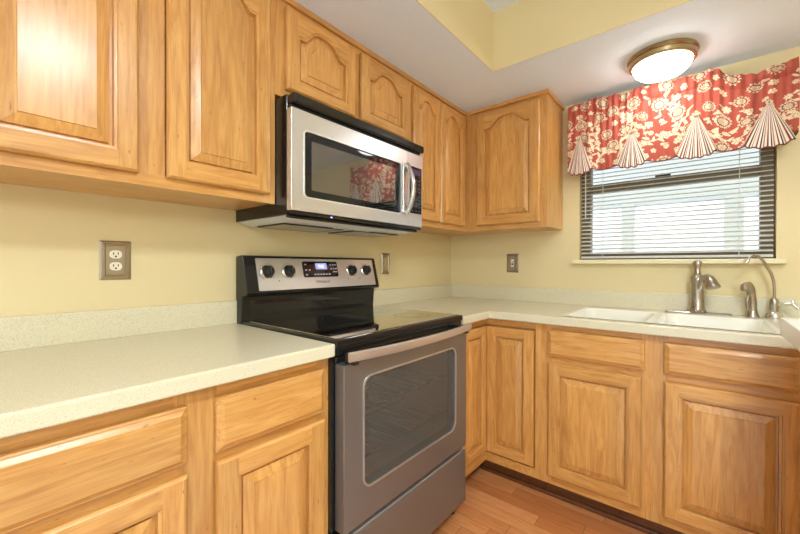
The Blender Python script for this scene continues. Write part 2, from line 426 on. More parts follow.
# upper cabinet left of the microwave
c = root('wall_cabinet', (-2.07, -.15, UZ0), 'maple wall cabinet with two tall doors, left of the microwave', 'cabinet', 'maple wall cabinets')
MB().box(-2.47, -1.68, -UD+.019, 0, UZ0+.004, HS).build('body', [WH], c)
frame(c, -UD, .019, [(-2.47, -2.43, UZ0, HS), (-2.118, -2.03, UZ0+.035, 2.10), (-1.722, -1.68, UZ0, HS)],
      [(-2.43, -1.722, UZ0, UZ0+.035), (-2.43, -1.722, 2.10, HS)])
MB().box(-2.47, -1.68, -UD-.012, -UD, HS-.022, HS).build('scribe_molding', [WH], c, bevel=.003)
door(c, -2.413, -2.097, 1.405, 2.108, UDF, .058)
door(c, -2.028, -1.706, 1.405, 2.108, UDF, .058)
# over the microwave
c = root('wall_cabinet', (-1.29, -.15, 1.775), 'short maple wall cabinet with two arched doors, above the microwave', 'cabinet', 'maple wall cabinets')
MB().box(-1.679, -.909, -UD+.019, 0, 1.779, HS).build('body', [WH], c)
frame(c, -UD, .019, [(-1.679, -1.64, 1.775, HS), (-1.322, -1.262, 1.81, 2.10), (-.948, -.909, 1.775, HS)],
      [(-1.64, -.948, 1.775, 1.81), (-1.64, -.948, 2.10, HS)])
MB().box(-1.679, -.909, -UD-.012, -UD, HS-.022, HS).build('scribe_molding', [WH], c, bevel=.003)
door(c, -1.641, -1.303, 1.803, 2.108, UDF, .055, rail=.040)
door(c, -1.262, -.919, 1.803, 2.108, UDF, .055, rail=.040)
# right of the microwave
c = root('wall_cabinet', (-.6, -.15, UZ0), 'maple wall cabinet with two narrow arched doors, between microwave and corner', 'cabinet', 'maple wall cabinets')
MB().box(-.908, -UD, -UD+.019, 0, UZ0+.004, HS).build('body', [WH], c)
frame(c, -UD, .019, [(-.908, -.872, UZ0, HS), (-.345, -UD, UZ0, HS)], [(-.872, -.345, UZ0, UZ0+.035), (-.872, -.345, 2.10, HS)])
MB().box(-.908, -UD-.012, -UD-.012, -UD, HS-.022, HS).build('scribe_molding', [WH], c, bevel=.003)
door(c, -.881, -.630, 1.405, 2.108, UDF, .052, stile=.040)
door(c, -.622, -.348, 1.405, 2.108, UDF, .052, stile=.044)
# window wall, local x runs along the wall from the corner
RW = -PI/2
c = root('wall_cabinet', (.56, -.15, UZ0), 'maple wall cabinet with one broad arched door, beside the window valance', 'cabinet', 'maple wall cabinets', rot=RW)
MB().box(UD-.30, .823, -UD+.019, 0, UZ0+.004, HS).build('body', [WV], c)
frame(c, -UD, .019, [(UD+.0005, .40, UZ0, HS), (.778, .823, UZ0, HS)], [(.40, .778, UZ0, UZ0+.035), (.40, .778, 2.10, HS)])
sm_ = MB().box(UD+.013, .835, -UD-.012, -UD, HS-.022, HS); sm_.box(.823, .835, -UD, 0, HS-.022, HS)
sm_.build('scribe_molding', [WH], c, bevel=.003)
door(c, .390, .787, 1.405, 2.108, UDF, .06, stile=.05)

# ------------------------------------------------------------------ base cabinets
BD, BF, CZ0, CZ = .60, -.62, .874, .914
c = root('base_cabinet', (-2.1, -.3, 0), 'maple base cabinet with two drawers over two doors, left of the range', 'cabinet', 'maple base cabinets')
MB().box(-2.56, -1.6765, -BD+.019, 0, .10, CZ0).build('body', [WV], c)
frame(c, -BD, .019, [(-2.56, -2.50, .10, CZ0), (-2.105, -2.015, .10, CZ0), (-1.722, -1.6765, .10, CZ0)],
      [(a, b, z0, z1) for a, b in ((-2.50, -2.105), (-2.015, -1.722)) for z0, z1 in ((.10, .15), (.678, .715), (.825, CZ0))])
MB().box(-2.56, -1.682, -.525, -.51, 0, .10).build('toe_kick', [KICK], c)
drawer(c, -2.52, -2.085, .708, .838, BF); drawer(c, -2.022, -1.704, .708, .838, BF)
door(c, -2.52, -2.085, .130, .686, BF, stile=.05); door(c, -2.022, -1.704, .130, .686, BF, stile=.05)

c = root('corner_base_cabinet', (-.3, -.3, 0), 'maple corner base cabinet with a folded pair of doors, between range and sink cabinet', 'cabinet', 'maple base cabinets')
m = MB(); m.box(-.905, 0, -BD+.019, 0, .10, CZ0); m.box(-BD+.019, 0, -.897, -BD+.019, .10, CZ0)
m.build('body', [WV], c)
fr_ = MB()
for x0, x1, z0, z1, mi in ((-.905, -.855, .10, CZ0, 0), (-.855, -BD, .10, .145, 1), (-.855, -BD, .838, CZ0, 1)): fr_.box(x0, x1, -BD, -BD+.019, z0, z1, mi)
for y0, y1, z0, z1, mi in ((-.897, -.868, .10, CZ0, 0), (-.868, -BD, .10, .145, 1), (-.868, -BD, .838, CZ0, 1)): fr_.box(-BD, -BD+.019, y0, y1, z0, z1, mi)
fr_.build('face_frame', WOOD, c)
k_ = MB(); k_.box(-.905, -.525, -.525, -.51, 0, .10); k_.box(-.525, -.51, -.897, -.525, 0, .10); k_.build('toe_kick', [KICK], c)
door(c, -.848, -.606, .152, .830, -.606, stile=.042, rail=.044)
# second leaf faces the other way: its own turned frame under the same cabinet
dl = MB()
def turned_door(parent, a0, a1, z0, z1, yf, **kw):
    before = set(bpy.data.objects)
    pivot = parent.copy(); FR[pivot.name] = Vector((0, 0, 0)); COL.objects.link(pivot); pivot.matrix_world = Matrix()
    d = door(pivot, a0, a1, z0, z1, yf, **kw)
    o = FR[d.name]; d.parent = parent
    d.location = Matrix.Rotation(RW, 3, 'Z') @ o - FR[parent.name]; d.rotation_euler = (0, 0, RW)
    bpy.data.objects.remove(pivot); return d
turned_door(c, .606, .860, .152, .830, -.606, stile=.046, rail=.044)

c = root('sink_base_cabinet', (1.35, -.3, 0), 'maple sink base cabinet with two false drawer fronts over two doors, under the window', 'cabinet', 'maple base cabinets', rot=RW)
m = MB(); m.box(.90, 1.95, -BD+.019, 0, .10, .70); m.box(.90, .95, -BD+.019, 0, .70, CZ0); m.box(1.90, 1.95, -BD+.019, 0, .70, CZ0)
m.build('body', [WV], c)
frame(c, -BD, .019, [(.8975, .945, .10, CZ0), (1.312, 1.402, .10, CZ0), (1.75, 1.95, .10, CZ0)],
      [(a, b, z0, z1) for a, b in ((.945, 1.312), (1.402, 1.75)) for z0, z1 in ((.10, .16), (.678, .735), (.83, CZ0))])
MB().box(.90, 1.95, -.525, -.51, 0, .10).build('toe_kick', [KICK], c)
drawer(c, .933, 1.322, .722, .845, BF, name='false_drawer_front'); drawer(c, 1.390, 1.766, .722, .845, BF, name='false_drawer_front')
door(c, .934, 1.313, .146, .690, BF); door(c, 1.390, 1.768, .146, .690, BF)
# narrow trim strip along the floor in front of the kick
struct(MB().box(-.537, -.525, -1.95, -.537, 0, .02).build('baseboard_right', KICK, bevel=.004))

# ------------------------------------------------------------------ countertops
ct = tag(MB().box(-2.58, -1.680, -.6405, 0, CZ0, CZ).build('countertop', COUNTER, origin=(-2.1, -.3, CZ0), bevel=.006, seg=3),
         'cream speckled countertop with backsplash, left of the range', 'countertop', 'cream countertops')
MB().box(-2.58, -1.680, -.02, 0, CZ, 1.007).build('backsplash', COUNTER, ct, bevel=.002)
SY0, SY1, SX0, SX1 = -1.732, -.982, -.588, -.135
xs = [-.906, -.6405, SX0, SX1, 0]; ys = [-2.0, SY0, SY1, -.6405, 0]
m = MB(); gridslab(m, xs, ys, lambda i, j: (j == 3) or (i >= 1 and not (i == 2 and j == 1)), CZ0, CZ)
ct = tag(m.build('countertop', COUNTER, origin=(-.3, -.3, CZ0), bevel=.006, seg=3), 'L-shaped cream speckled countertop holding the sink, in the corner under the window', 'countertop', 'cream countertops')
m = MB(); m.box(-.906, 0, -.02, 0, CZ, 1.007); m.box(-.02, 0, -2.0, -.02, CZ, 1.007)
m.build('backsplash', COUNTER, ct, bevel=.002)
# sink
sk = root('sink', ((SX0+SX1)/2, (SY0+SY1)/2, .72), 'white double-bowl sink set into the countertop under the window', 'sink')
SYM = -1.338
for y0, y1 in ((SYM, SY1), (SY0, SYM)):
    m = MB(); Z = CZ+.0015; g = .017
    P0 = rrect(SX0+.0005, SX1-.0005, y0+(.0005 if y0 == SY0 else 0), y1-(.0005 if y1 == SY1 else 0), .0005)
    mk = lambda i, r, z: [(x, y, z) for x, y in rrect(SX0+i, SX1-i, y0+i, y1-i, r)]
    m.loops([[(x, y, Z) for x, y in P0], mk(g, .05, Z), mk(g+.006, .05, Z-.006), mk(g+.012, .05, Z-.03), mk(g+.03, .05, Z-.165), mk(g+.06, .045, Z-.185)], False, True)
    b = m.build('basin', SINKW, sk, smooth=True)
    MB().lathe([(.0, .0), (.028, .001), (.042, .004), (.045, .0)], ((SX0+SX1)/2, (y0+y1)/2, Z-.1845), 24).build('drain', CHROME, b, smooth=True)

# ------------------------------------------------------------------ range
RX0, RX1 = -1.6755, -.913
rg = root('range', (-1.29, -.33, 0), 'freestanding stainless steel and black electric range between the two countertops', 'range')
b = MB()
b.box(RX0, RX1, -.60, -.03, .055, .318); b.box(RX0, RX0+.03, -.615, -.03, .318, .845); b.box(RX1-.03, RX1, -.615, -.03, .318, .845)
b.box(RX0, RX1, -.615, -.03, .845, .895)
b.build('body', BLACK, rg)
for x in (RX0+.04, RX1-.04):
    for y in (-.60, -.08):
        MB().lathe([(.018, 0), (.018, .02), (.011, .022), (.011, .056)], (x, y, 0), 16).build('foot', BLACKP, rg, smooth=True)
cv = MB(); cx0, cx1 = RX0+.031, RX1-.031
cv.poly([(cx0, -.05, .319), (cx1, -.05, .319), (cx1, -.05, .843), (cx0, -.05, .843)])
cv.poly([(cx0, -.61, .36), (cx1, -.61, .36), (cx1, -.05, .36), (cx0, -.05, .36)])
cv.poly([(cx0, -.61, .842), (cx1, -.61, .842), (cx1, -.05, .842), (cx0, -.05, .842)])
cv.poly([(cx0, -.61, .36), (cx0, -.05, .36), (cx0, -.05, .842), (cx0, -.61, .842)])
cv.poly([(cx1, -.61, .36), (cx1, -.05, .36), (cx1, -.05, .842), (cx1, -.61, .842)])
cv.build('oven_cavity', CAVITY, rg, recalc=False)
for z in (.47, .64):
    r_ = MB()
    for k in range(14):
        x = cx0+.02+(cx1-cx0-.04)*k/13; r_.tube([(x, -.57, z), (x, -.08, z)], .0025, 6)
    for y in (-.57, -.32, -.08): r_.tube([(cx0+.005, y, z-.004), (cx1-.005, y, z-.004)], .004, 6)
    r_.build('oven_rack', CHROME, rg, smooth=True)
ck = MB(); Z = .922
ck.box(RX0, RX1, -.638, -.03, .896, Z)
ck.build('cooktop_frame', BLACK, rg, bevel=.005, seg=3)
MB().box(RX0+.014, RX1-.014, -.622, -.045, Z, Z+.003).build('cooktop_glass', simple('glossy_cooktop_glass', (.62, .61, .58, 1), .03, 1.0), rg, bevel=.001)
for x, y, r in ((-1.49, -.47, .105), (-1.09, -.47, .082), (-1.49, -.21, .078), (-1.09, -.21, .10), (-1.29, -.17, .05)):
    m = MB(); seg = 48
    for q in (r, r*.62):
        m.loops([[(x+(q-.0025)*math.cos(2*PI*k/seg), y+(q-.0025)*math.sin(2*PI*k/seg), Z+.0032) for k in range(seg)],
                 [(x+(q)*math.cos(2*PI*k/seg), y+(q)*math.sin(2*PI*k/seg), Z+.0032) for k in range(seg)]])
    m.build('burner_ring', RINGM, rg)
# vent trim under the cooktop front
vt = MB(); vt.box(RX0+.006, RX1-.006, -.634, -.6155, .872, .8955); vt.box(RX0+.006, RX1-.006, -.628, -.6155, .848, .868)
vt.build('front_trim', BLACK, rg, bevel=.003)
# oven door
dx0, dx1, dz0, dz1, dy = -1.664, -.920, .322, .846, -.66
def prism_rr(mb, outer, inner, y0, y1, mi=0):
    O = [(x, y0, z) for x, z in outer]; I = [(x, y0, z) for x, z in inner]
    mb.loops([[(x, y1, z) for x, z in inner], [(x, y1, z) for x, z in outer], O, I, [(x, y1, z) for x, z in inner]], m=mi)
wx0, wx1, wz0, wz1 = -1.578, -1.018, .432, .790
dm = MB(); ou = rrect(dx0, dx1, dz0, dz1, .004); inn = rrect(wx0, wx1, wz0, wz1, .035)
prism_rr(dm, ou, inn, dy, dy+.042)
od = dm.build('oven_door', DARKSTEEL, rg, weld=True, bevel=.002)
tr_ = MB(); prism_rr(tr_, rrect(wx0-.006, wx1+.006, wz0-.006, wz1+.006, .04), rrect(wx0, wx1, wz0, wz1, .035), dy-.0035, dy-.0002)
tr_.build('window_trim', STEEL, od, weld=True)
gp = MB(); q = rrect(wx0+.0005, wx1-.0005, wz0+.0005, wz1-.0005, .0345)
gp.poly([(x, dy+.004, z) for x, z in q]); gp.build('oven_window', OVENGL, od)
# bowed handle strip
hm = MB(); N = 24; L = []
for k in range(N+1):
    t = k/N; x = dx0+.002+(dx1-dx0-.004)*t; y = -.682-.030*(1-(2*t-1)**2)
    L.append([(x, y, .858), (x, y-.006, .862), (x, y-.008, .874), (x, y-.006, .886), (x, y, .890), (x, y+.006, .886), (x, y+.006, .862)])
hm.loops(L, True, True)
ho = hm.build('handle', STEEL, od, smooth=True)
for x in (dx0+.03, dx1-.03):
    MB().box(x-.010, x+.010, -.686, -.640, .846, .880).build('handle_mount', BLACKP, od, bevel=.003)
# storage drawer
sd = MB()
sd.box(dx0, dx1, dy, dy+.04, .064, .300)
so = sd.build('storage_drawer', DARKSTEEL, rg, bevel=.004)
MB().box(dx0+.003, dx1-.003, dy+.004, dy+.03, .300, .306).build('drawer_lip', STEEL, so, bevel=.002)
# backguard console
pf = [(-.006, .90), (-.006, 1.190), (-.052, 1.194), (-.060, 1.188), (-.098, 1.040), (-.096, 1.030), (-.060, 1.024), (-.052, .926), (-.052, .90)]
m = MB(); m.loops([[(RX0-.004, y, z) for y, z in pf], [(RX1+.004, y, z) for y, z in pf]], True, True)
cs = m.build('control_console', BLACK, rg, bevel=.004, seg=2)
MB().box(RX0+.03, RX1-.012, -.0585, -.053, .945, 1.012).build('rear_panel', BLACKG, rg, bevel=.002)
# slanted face coordinates
pa, pb = Vector((0, -.060, 1.188)), Vector((0, -.098, 1.040)); sl = (pb-pa).normalized(); nrm = Vector((0, sl.z, -sl.y)); nrm = nrm if nrm.y < 0 else -nrm
def on(x, z, out=0.0):
    t = (z-pa.z)/(pb.z-pa.z); p = pa+(pb-pa)*t+nrm*out; return Vector((x, p.y, p.z))
def slab_on(mb, pts, o0, o1, mi=0):
    mb.loops([[on(x, z, o0) for x, z in pts], [on(x, z, o1) for x, z in pts]], True, True, mi)
m = MB(); slab_on(m, rrect(-1.626, -.938, 1.046, 1.182, .004, 3), -.002, .003); pn = m.build('steel_panel', STEEL, cs)
m = MB(); slab_on(m, rrect(-1.402, -1.196, 1.096, 1.170, .008, 4), .002, .0045); dp = m.build('display_panel', BLACKG, rg)
m = MB(); slab_on(m, rrect(-1.330, -1.262, 1.132, 1.162, .003, 3), .004, .0052); m.build('clock_screen', BLUEBG, dp)
keys = [(-1.336+.017*k, 1.109, .006, .003) for k in range(6)]+[(x, z, .005, .003) for x, z in ((-1.385, 1.155), (-1.385, 1.130), (-1.365, 1.130), (-1.385, 1.108), (-1.238, 1.155), (-1.222, 1.155), (-1.207, 1.155), (-1.238, 1.135), (-1.222, 1.135), (-1.207, 1.135), (-1.222, 1.120), (-1.207, 1.120))]
for x, z, a_, b_2 in keys:
    m = MB(); slab_on(m, rrect(x-a_, x+a_, z-b_2, z+b_2, .001, 2), .004, .0050); m.build('touch_key', WMARK, dp)
def lettering(name, text, size, mat, parent, place, ital=False):
    cu = bpy.data.curves.new(name, 'FONT'); cu.body = text; cu.size = size; cu.align_x = 'CENTER'; cu.align_y = 'CENTER'; cu.extrude = .0003
    if ital: cu.shear = .3
    o = bpy.data.objects.new(name, cu); COL.objects.link(o)
    dg = bpy.context.evaluated_depsgraph_get(); me = bpy.data.meshes.new_from_object(o.evaluated_get(dg))
    bpy.data.objects.remove(o)
    # text plane x,y -> frame
    for v in me.vertices: v.co = place(v.co.x, v.co.y, v.co.z)-FR[parent.name]
    me.materials.clear(); me.materials.append(mat)
    o = bpy.data.objects.new(name, me); COL.objects.link(o); o.parent = parent; FR[o.name] = FR[parent.name]; return o
ux = -sl                        # up the slant
def on_text(cx, cz, out): return lambda x, y, z: on(cx, cz, out+z)+Vector((x, 0, 0))+ux*y
lettering('clock_digits', '9:02', .022, BLUE, dp, on_text(-1.296, 1.147, .0056))
lettering('brand_lettering', 'Whirlpool', .020, DMARK, cs, on_text(-1.298, 1.074, .0033), True)
for x in (-1.580, -1.478, -1.105, -1.000):
    z = 1.124; c0 = on(x, z, .003)
    k = MB(); L = []
    for r, h in ((.026, 0), (.0265, .004), (.0225, .006), (.0205, .024), (.0185, .027), (.0, .0275)):
        L.append([c0+nrm*h+Vector((r*math.cos(2*PI*j/28), 0, 0))+ux*(r*math.sin(2*PI*j/28)) for j in range(28)])
    k.loops(L, True, False, mf=None)
    kb = k.build('knob', BLACKP, rg, smooth=True)
    g = MB()
    P = [(-.006, -.022), (.006, -.022), (.006, .022), (-.006, .022)]
    g.loops([[c0+nrm*.022+Vector((a, 0, 0))+ux*b_ for a, b_ in P], [c0+nrm*.034+Vector((a*.7, 0, 0))+ux*b_*.9 for a, b_ in P]], True, True)
    g.build('knob_grip', BLACK, kb, bevel=.002)
    rg_ = MB(); rg_.loops([[c0+nrm*h+Vector((r*math.cos(2*PI*j/28), 0, 0))+ux*(r*math.sin(2*PI*j/28)) for j in range(28)] for r, h in ((.0305, .0), (.0305, .003), (.0262, .006))], True, False)
    rg_.build('knob_bezel', CHROME, kb, smooth=True)
    mk_ = MB(); A_ = [-2.5+5.0*q/30 for q in range(31)]
    for a0, a1 in zip(A_, A_[1:]):
        mk_.poly([on(x+r*math.sin(a), z+r*math.cos(a), .0034) for r, a in ((.0345, a0), (.0345, a1), (.0355, a1), (.0355, a0))])
    mk_.build('dial_scale', DMARK, kb, weld=True)
for x in (-1.530, -1.135, -1.052):
    m = MB(); m.poly([on(x+.003*math.cos(a), 1.085+.003*math.sin(a), .0034) for a in [2*PI*j/10 for j in range(10)]]); m.build('indicator_lamp', DMARK, cs)

# ------------------------------------------------------------------ microwave
mw = root('microwave', (-1.295, -.2, 1.33), 'stainless steel over-the-range microwave with a black glass window, under the short wall cabinet', 'microwave')
MX0, MX1, MF = -1.677, -.914, -.40
MB().box(MX0, MX1, -.372, -.001, 1.332, 1.756).build('body', BLACK, mw, bevel=.002)
MB().box(MX0+.002, MX1-.002, -.414, -.372, 1.719, 1.754).build('vent_grille', BLACK, mw, bevel=.007, seg=3)
MB().box(MX0+.006, MX1-.006, -.388, -.372, 1.706, 1.719).build('vent_gap', BLACKP, mw)
wx0, wx1, wz0, wz1 = -1.622, -1.082, 1.400, 1.635
m = MB(); ou = rrect(-1.677, -1.031, 1.346, 1.706, .004); inn = rrect(wx0, wx1, wz0, wz1, .014)
prism_rr(m, ou, inn, MF, MF+.028)
md = m.build('microwave_door', STEEL, mw, weld=True, bevel=.002)
m = MB(); prism_rr(m, rrect(wx0-.005, wx1+.005, wz0-.005, wz1+.005, .018), rrect(wx0, wx1, wz0, wz1, .014), MF-.002, MF-.0002)
m.build('window_trim', simple('bright_trim', (.9, .9, .88, 1), .3, .6), md, weld=True)
m = MB(); q = rrect(wx0+.0005, wx1-.0005, wz0+.0005, wz1-.0005, .0135); m.loops([[(x, MF+.006, z) for x, z in q], [(x, MF+.026, z) for x, z in q]], True, True)
mwin = m.build('door_window', BLACKG, md)
m = MB(); m.poly([(x, MF+.0055, z) for x, z in rrect(-1.588, -1.118, 1.428, 1.607, .004)])
m.build('window_screen', simple('dark_screen_glass', (.055, .048, .040, 1), .02, IOR=2.6), md)
# handle
m = MB(); m.box(-1.074, -1.040, MF-.008, MF, 1.402, 1.640)
mh = m.build('handle', STEELV, md, bevel=.006, seg=3)
pts = [(-1.046, MF-.006-.040*math.sin(PI*t)**.8, 1.402+.238*t) for t in [k/16 for k in range(17)]]
MB().tube(pts, .011, 12, flat=1.1).build('handle_bar', STEELV, mh, smooth=True)
# control panel
m = MB(); m.box(-1.028, MX1, MF, MF+.028, 1.346, 1.706)
cp = m.build('control_panel', STEEL, mw, bevel=.003)
MB().box(-1.016, -.922, MF-.002, MF, 1.410, 1.640).build('key_area', BLACKG, cp, bevel=.001)
MB().box(-1.006, -.932, MF-.0028, MF-.002, 1.600, 1.628).build('display', simple('dim_violet_display', (.10, .06, .16, 1), .1), cp)
m = MB()
for i in range(9):
    for j in range(3): m.box(-1.000+.026*j, -.990+.026*j, MF-.0028, MF-.002, 1.421+.019*i, 1.425+.019*i)
m.build('key_print', simple('dim_key_print', (.16, .16, .17, 1), .4), cp)
# underside
m = MB(); m.box(MX0+.004, MX1-.004, -.395, -.372, 1.332, 1.345); m.box(MX0+.004, MX1-.004, -.372, -.36, 1.322, 1.332)
m.build('bottom_lip', BLACK, mw, bevel=.003)
MB().box(-1.500, -1.492, -.3965, -.394, 1.336, 1.340).build('status_light', LED, mw)
MB().loops([[(MX0+.01, -.358, 1.332), (MX1-.01, -.358, 1.332), (MX1-.01, -.01, 1.332), (MX0+.01, -.01, 1.332)], [(MX0+.04, -.335, 1.314), (MX1-.04, -.335, 1.314), (MX1-.04, -.03, 1.314), (MX0+.04, -.03, 1.314)]], True, True).build('bottom_panel', GREYM, mw)
for x0, x1 in ((-1.62, -1.34), (-1.25, -.97)):
    m = MB(); prism = [(x0, x1, -.27, -.09)]
    m.box(x0, x1, -.27, -.09, 1.309, 1.314)
    gf = m.build('grease_filter', MESHM, mw, bevel=.002)
    m = MB()
    for a in ((x0-.008, x1+.008, -.278, -.27), (x0-.008, x1+.008, -.09, -.082), (x0-.008, x0, -.27, -.09), (x1, x1+.008, -.27, -.09)): m.box(*a, 1.3085, 1.314)
    m.build('filter_frame', BLACKP, gf)
MB().box(-1.40, -1.19, -.33, -.285, 1.3105, 1.314).build('lamp_cover', simple('frosted_cover', (.7, .68, .6, 1), .4), mw, bevel=.001)

# ------------------------------------------------------------------ wall plates
def plate(name, x, z, w_, h, label, cat, kind, rot=0):
    r = root(name, (x, 0, z), label, cat, rot=rot)
    m = MB()
    rr = lambda i, y: [(x-w_/2+i, -y, z-h/2+i), (x+w_/2-i, -y, z-h/2+i), (x+w_/2-i, -y, z+h/2-i), (x-w_/2+i, -y, z+h/2-i)]
    m.loops([rr(0, 0), rr(0, .003), rr(.004, .006), rr(.008, .0062), rr(.011, .0095), rr(.0135, .0095), rr(.0165, .0055), rr(.018, .0055)], True, True)
    m.build('cover_plate', PLATE, r)
    if kind == 'outlet':
        for dz in (.0195, -.0195):
            f = MB(); pts = rrect(x-.0165, x+.0165, z+dz-.0135, z+dz+.0135, .0125, 6)
            f.loops([[(a, -.0054, b) for a, b in pts], [(a, -.0085, b) for a, b in pts]], True, True)
            fo = f.build('receptacle', CREAMP if name == 'wall_outlet' and r.name == 'wall_outlet' else TAN, r)
            s_ = MB()
            s_.box(x-.0075, x-.005, -.0088, -.0084, z+dz-.001, z+dz+.007); s_.box(x+.005, x+.0075, -.0088, -.0084, z+dz-.001, z+dz+.007)
            s_.lathe([(.0028, .0083), (.0028, .0089)], (x, 0, z+dz-.0065), 12, axis='-y')
            s_.build('contact_slots', SLOT, fo)
        MB().lathe([(.003, .005), (.003, .0068), (.0, .0072)], (x, 0, z), 12, axis='-y').build('screw', CHROME, r)
    else:
        MB().box(x-.010, x+.010, -.0075, -.005, z-.026, z+.026).build('toggle_bezel', CREAMP, r, bevel=.001)
        MB().box(x-.006, x+.006, -.0078, -.0074, z-.012, z+.012).build('toggle_slot', SLOT, r)
        t_ = MB(); t_.loops([[(x-.0045, -.007, z-.003), (x+.0045, -.007, z-.003), (x+.0045, -.007, z+.006), (x-.0045, -.007, z+.006)],
                             [(x-.0035, -.020, z+.006), (x+.0035, -.020, z+.006), (x+.0035, -.019, z+.012), (x-.0035, -.019, z+.012)]], True, True)
        t_.build('toggle', CREAMP, r, bevel=.001)
        for dz in (.034, -.034):
            MB().lathe([(.003, .005), (.003, .0066), (.0, .0070)], (x, 0, z+dz), 12, axis='-y').build('screw', CHROME, r)
    return r
TAN = simple('tan_plastic', srgb(206, 184, 134), .35)
plate('wall_outlet', -2.079, 1.168, .084, .128, 'duplex wall outlet in a nickel plate above the left countertop', 'outlet', 'outlet')
plate('wall_outlet', -.757, 1.164, .080, .128, 'tan duplex wall outlet just right of the range console', 'outlet', 'outlet')
plate('light_switch', .498, 1.170, .084, .128, 'nickel toggle light switch on the wall between corner and window', 'switch', 'switch', RW)

# ------------------------------------------------------------------ faucet set
fx = -.062
fa = root('kitchen_faucet', (fx, -1.487, CZ), 'brushed nickel single-handle kitchen faucet behind the sink', 'faucet')
m = MB(); pts = rrect(-.026, .026, -.13, .13, .012, 4)
m.loops([[(fx+a, -1.487+b, CZ) for a, b in pts], [(fx+a, -1.487+b, CZ+.006) for a, b in pts], [(fx+a*.9, -1.487+b*.985, CZ+.009) for a, b in pts]], True, True)
m.build('deck_plate', NICKEL, fa, smooth=True)
MB().lathe([(.038, .008), (.039, .016), (.035, .021), (.031, .03), (.0275, .09), (.027, .155), (.030, .168), (.030, .176), (.026, .186), (.014, .194), (.0, .196)], (fx, -1.487, CZ), 28).build('body', NICKEL, fa, smooth=True)
dirv = Vector((-.80, -.50, 0)).normalized()
def al(d_, z): return Vector((fx, -1.487, CZ+z))+dirv*d_
sp = [(.004, .095), (.022, .135), (.038, .165), (.054, .180), (.070, .184), (.086, .177), (.098, .163), (.104, .148)]
MB().tube([al(*q) for q in sp], [.013, .015, .016, .0165, .017, .0195, .024, .028], 16).build('spout', NICKEL, fa, smooth=True)
hd = MB(); c0 = al(.1045, .147); ax = (al(.104, .148)-al(.098, .163)).normalized()
MB().tube([c0, c0+ax*.012], [.029, .030], 18).build('spray_head', NICKEL, fa, smooth=True)
MB().tube([(fx, -1.487, CZ+.186), (fx, -1.487, CZ+.200), (fx+.001, -1.487, CZ+.215), (fx+.003, -1.487, CZ+.230), (fx+.004, -1.487, CZ+.243), (fx+.005, -1.487, CZ+.254), (fx+.006, -1.487, CZ+.263), (fx+.006, -1.487, CZ+.268)], [.024, .016, .0125, .0135, .0175, .0195, .017, .009], 14, flat=1.0).build('lever', NICKEL, fa, smooth=True)

s_ = root('side_sprayer', (fx+.002, -1.688, CZ), 'brushed nickel hooked side sprayer, right of the kitchen faucet', 'sprayer')
x, y = fx+.002, -1.688
MB().lathe([(.026, 0), (.026, .006), (.022, .012), (.018, .03), (.0165, .034)], (x, y, CZ), 24).build('base', NICKEL, s_, smooth=True)
pt = [(x, y, CZ+.03), (x, y, CZ+.07), (x-.004, y+.004, CZ+.105), (x-.014, y+.010, CZ+.134), (x-.030, y+.019, CZ+.149), (x-.047, y+.026, CZ+.144), (x-.056, y+.030, CZ+.130)]
MB().tube(pt, [.0165, .0155, .0165, .0185, .0195, .019, .016], 16).build('wand', NICKEL, s_, smooth=True)
MB().tube([(x-.016, y+.012, CZ+.105), (x-.026, y+.02, CZ+.085), (x-.024, y+.02, CZ+.055), (x-.018, y+.014, CZ+.042)], [.005, .006, .006, .004], 10).build('trigger', NICKEL, s_, smooth=True)

f2 = root('water_filter_faucet', (fx, -1.760, CZ), 'slim gooseneck filter faucet with a side lever, rightmost on the sink deck', 'faucet')
x, y = fx, -1.760
MB().lathe([(.030, 0), (.031, .008), (.029, .022), (.020, .032), (.016, .036)], (x, y, CZ), 24).build('base', CHROME, f2, smooth=True)
MB().lathe([(.014, .034), (.0165, .040), (.0165, .07), (.0145, .088), (.010, .094)], (x, y, CZ), 20).build('valve_body', NICKEL, f2, smooth=True)
gd = Vector((-.45, .72, 0)).normalized()
g_ = [(0, .09), (0, .14), (.004, .175), (.016, .207), (.036, .240), (.056, .266), (.078, .284), (.098, .288), (.115, .280), (.128, .265)]
MB().tube([Vector((x, y, CZ))+gd*(a*.86)+Vector((0, 0, b)) for a, b in g_], .0058, 12).build('gooseneck_spout', NICKEL, f2, smooth=True)
e_ = Vector((x, y, CZ))+gd*.110+Vector((0, 0, .265)); e2 = Vector((x, y, CZ))+gd*.117+Vector((0, 0, .254))
MB().tube([e_, e2], .0082, 12).build('aerator', CHROME, f2, smooth=True)
hl = Vector((-.25, -.9, 0)).normalized(); o_ = Vector((x, y, CZ+.066))
lv = MB().tube([o_, o_+hl*.02, o_+hl*.035+Vector((0,0,.003)), o_+hl*.058+Vector((0,0,.008))], [.009, .010, .007, .008], 12).build('lever', CHROME, f2, smooth=True)
q_ = o_+hl*.058+Vector((0,0,.008))
MB().tube([q_+Vector((0,0,.012)), q_, q_+hl*.012+Vector((0,0,-.016)), q_+hl*.018+Vector((0,0,-.022))], [.006, .008, .006, .007], 10).build('lever_tip', CHROME, lv, smooth=True)

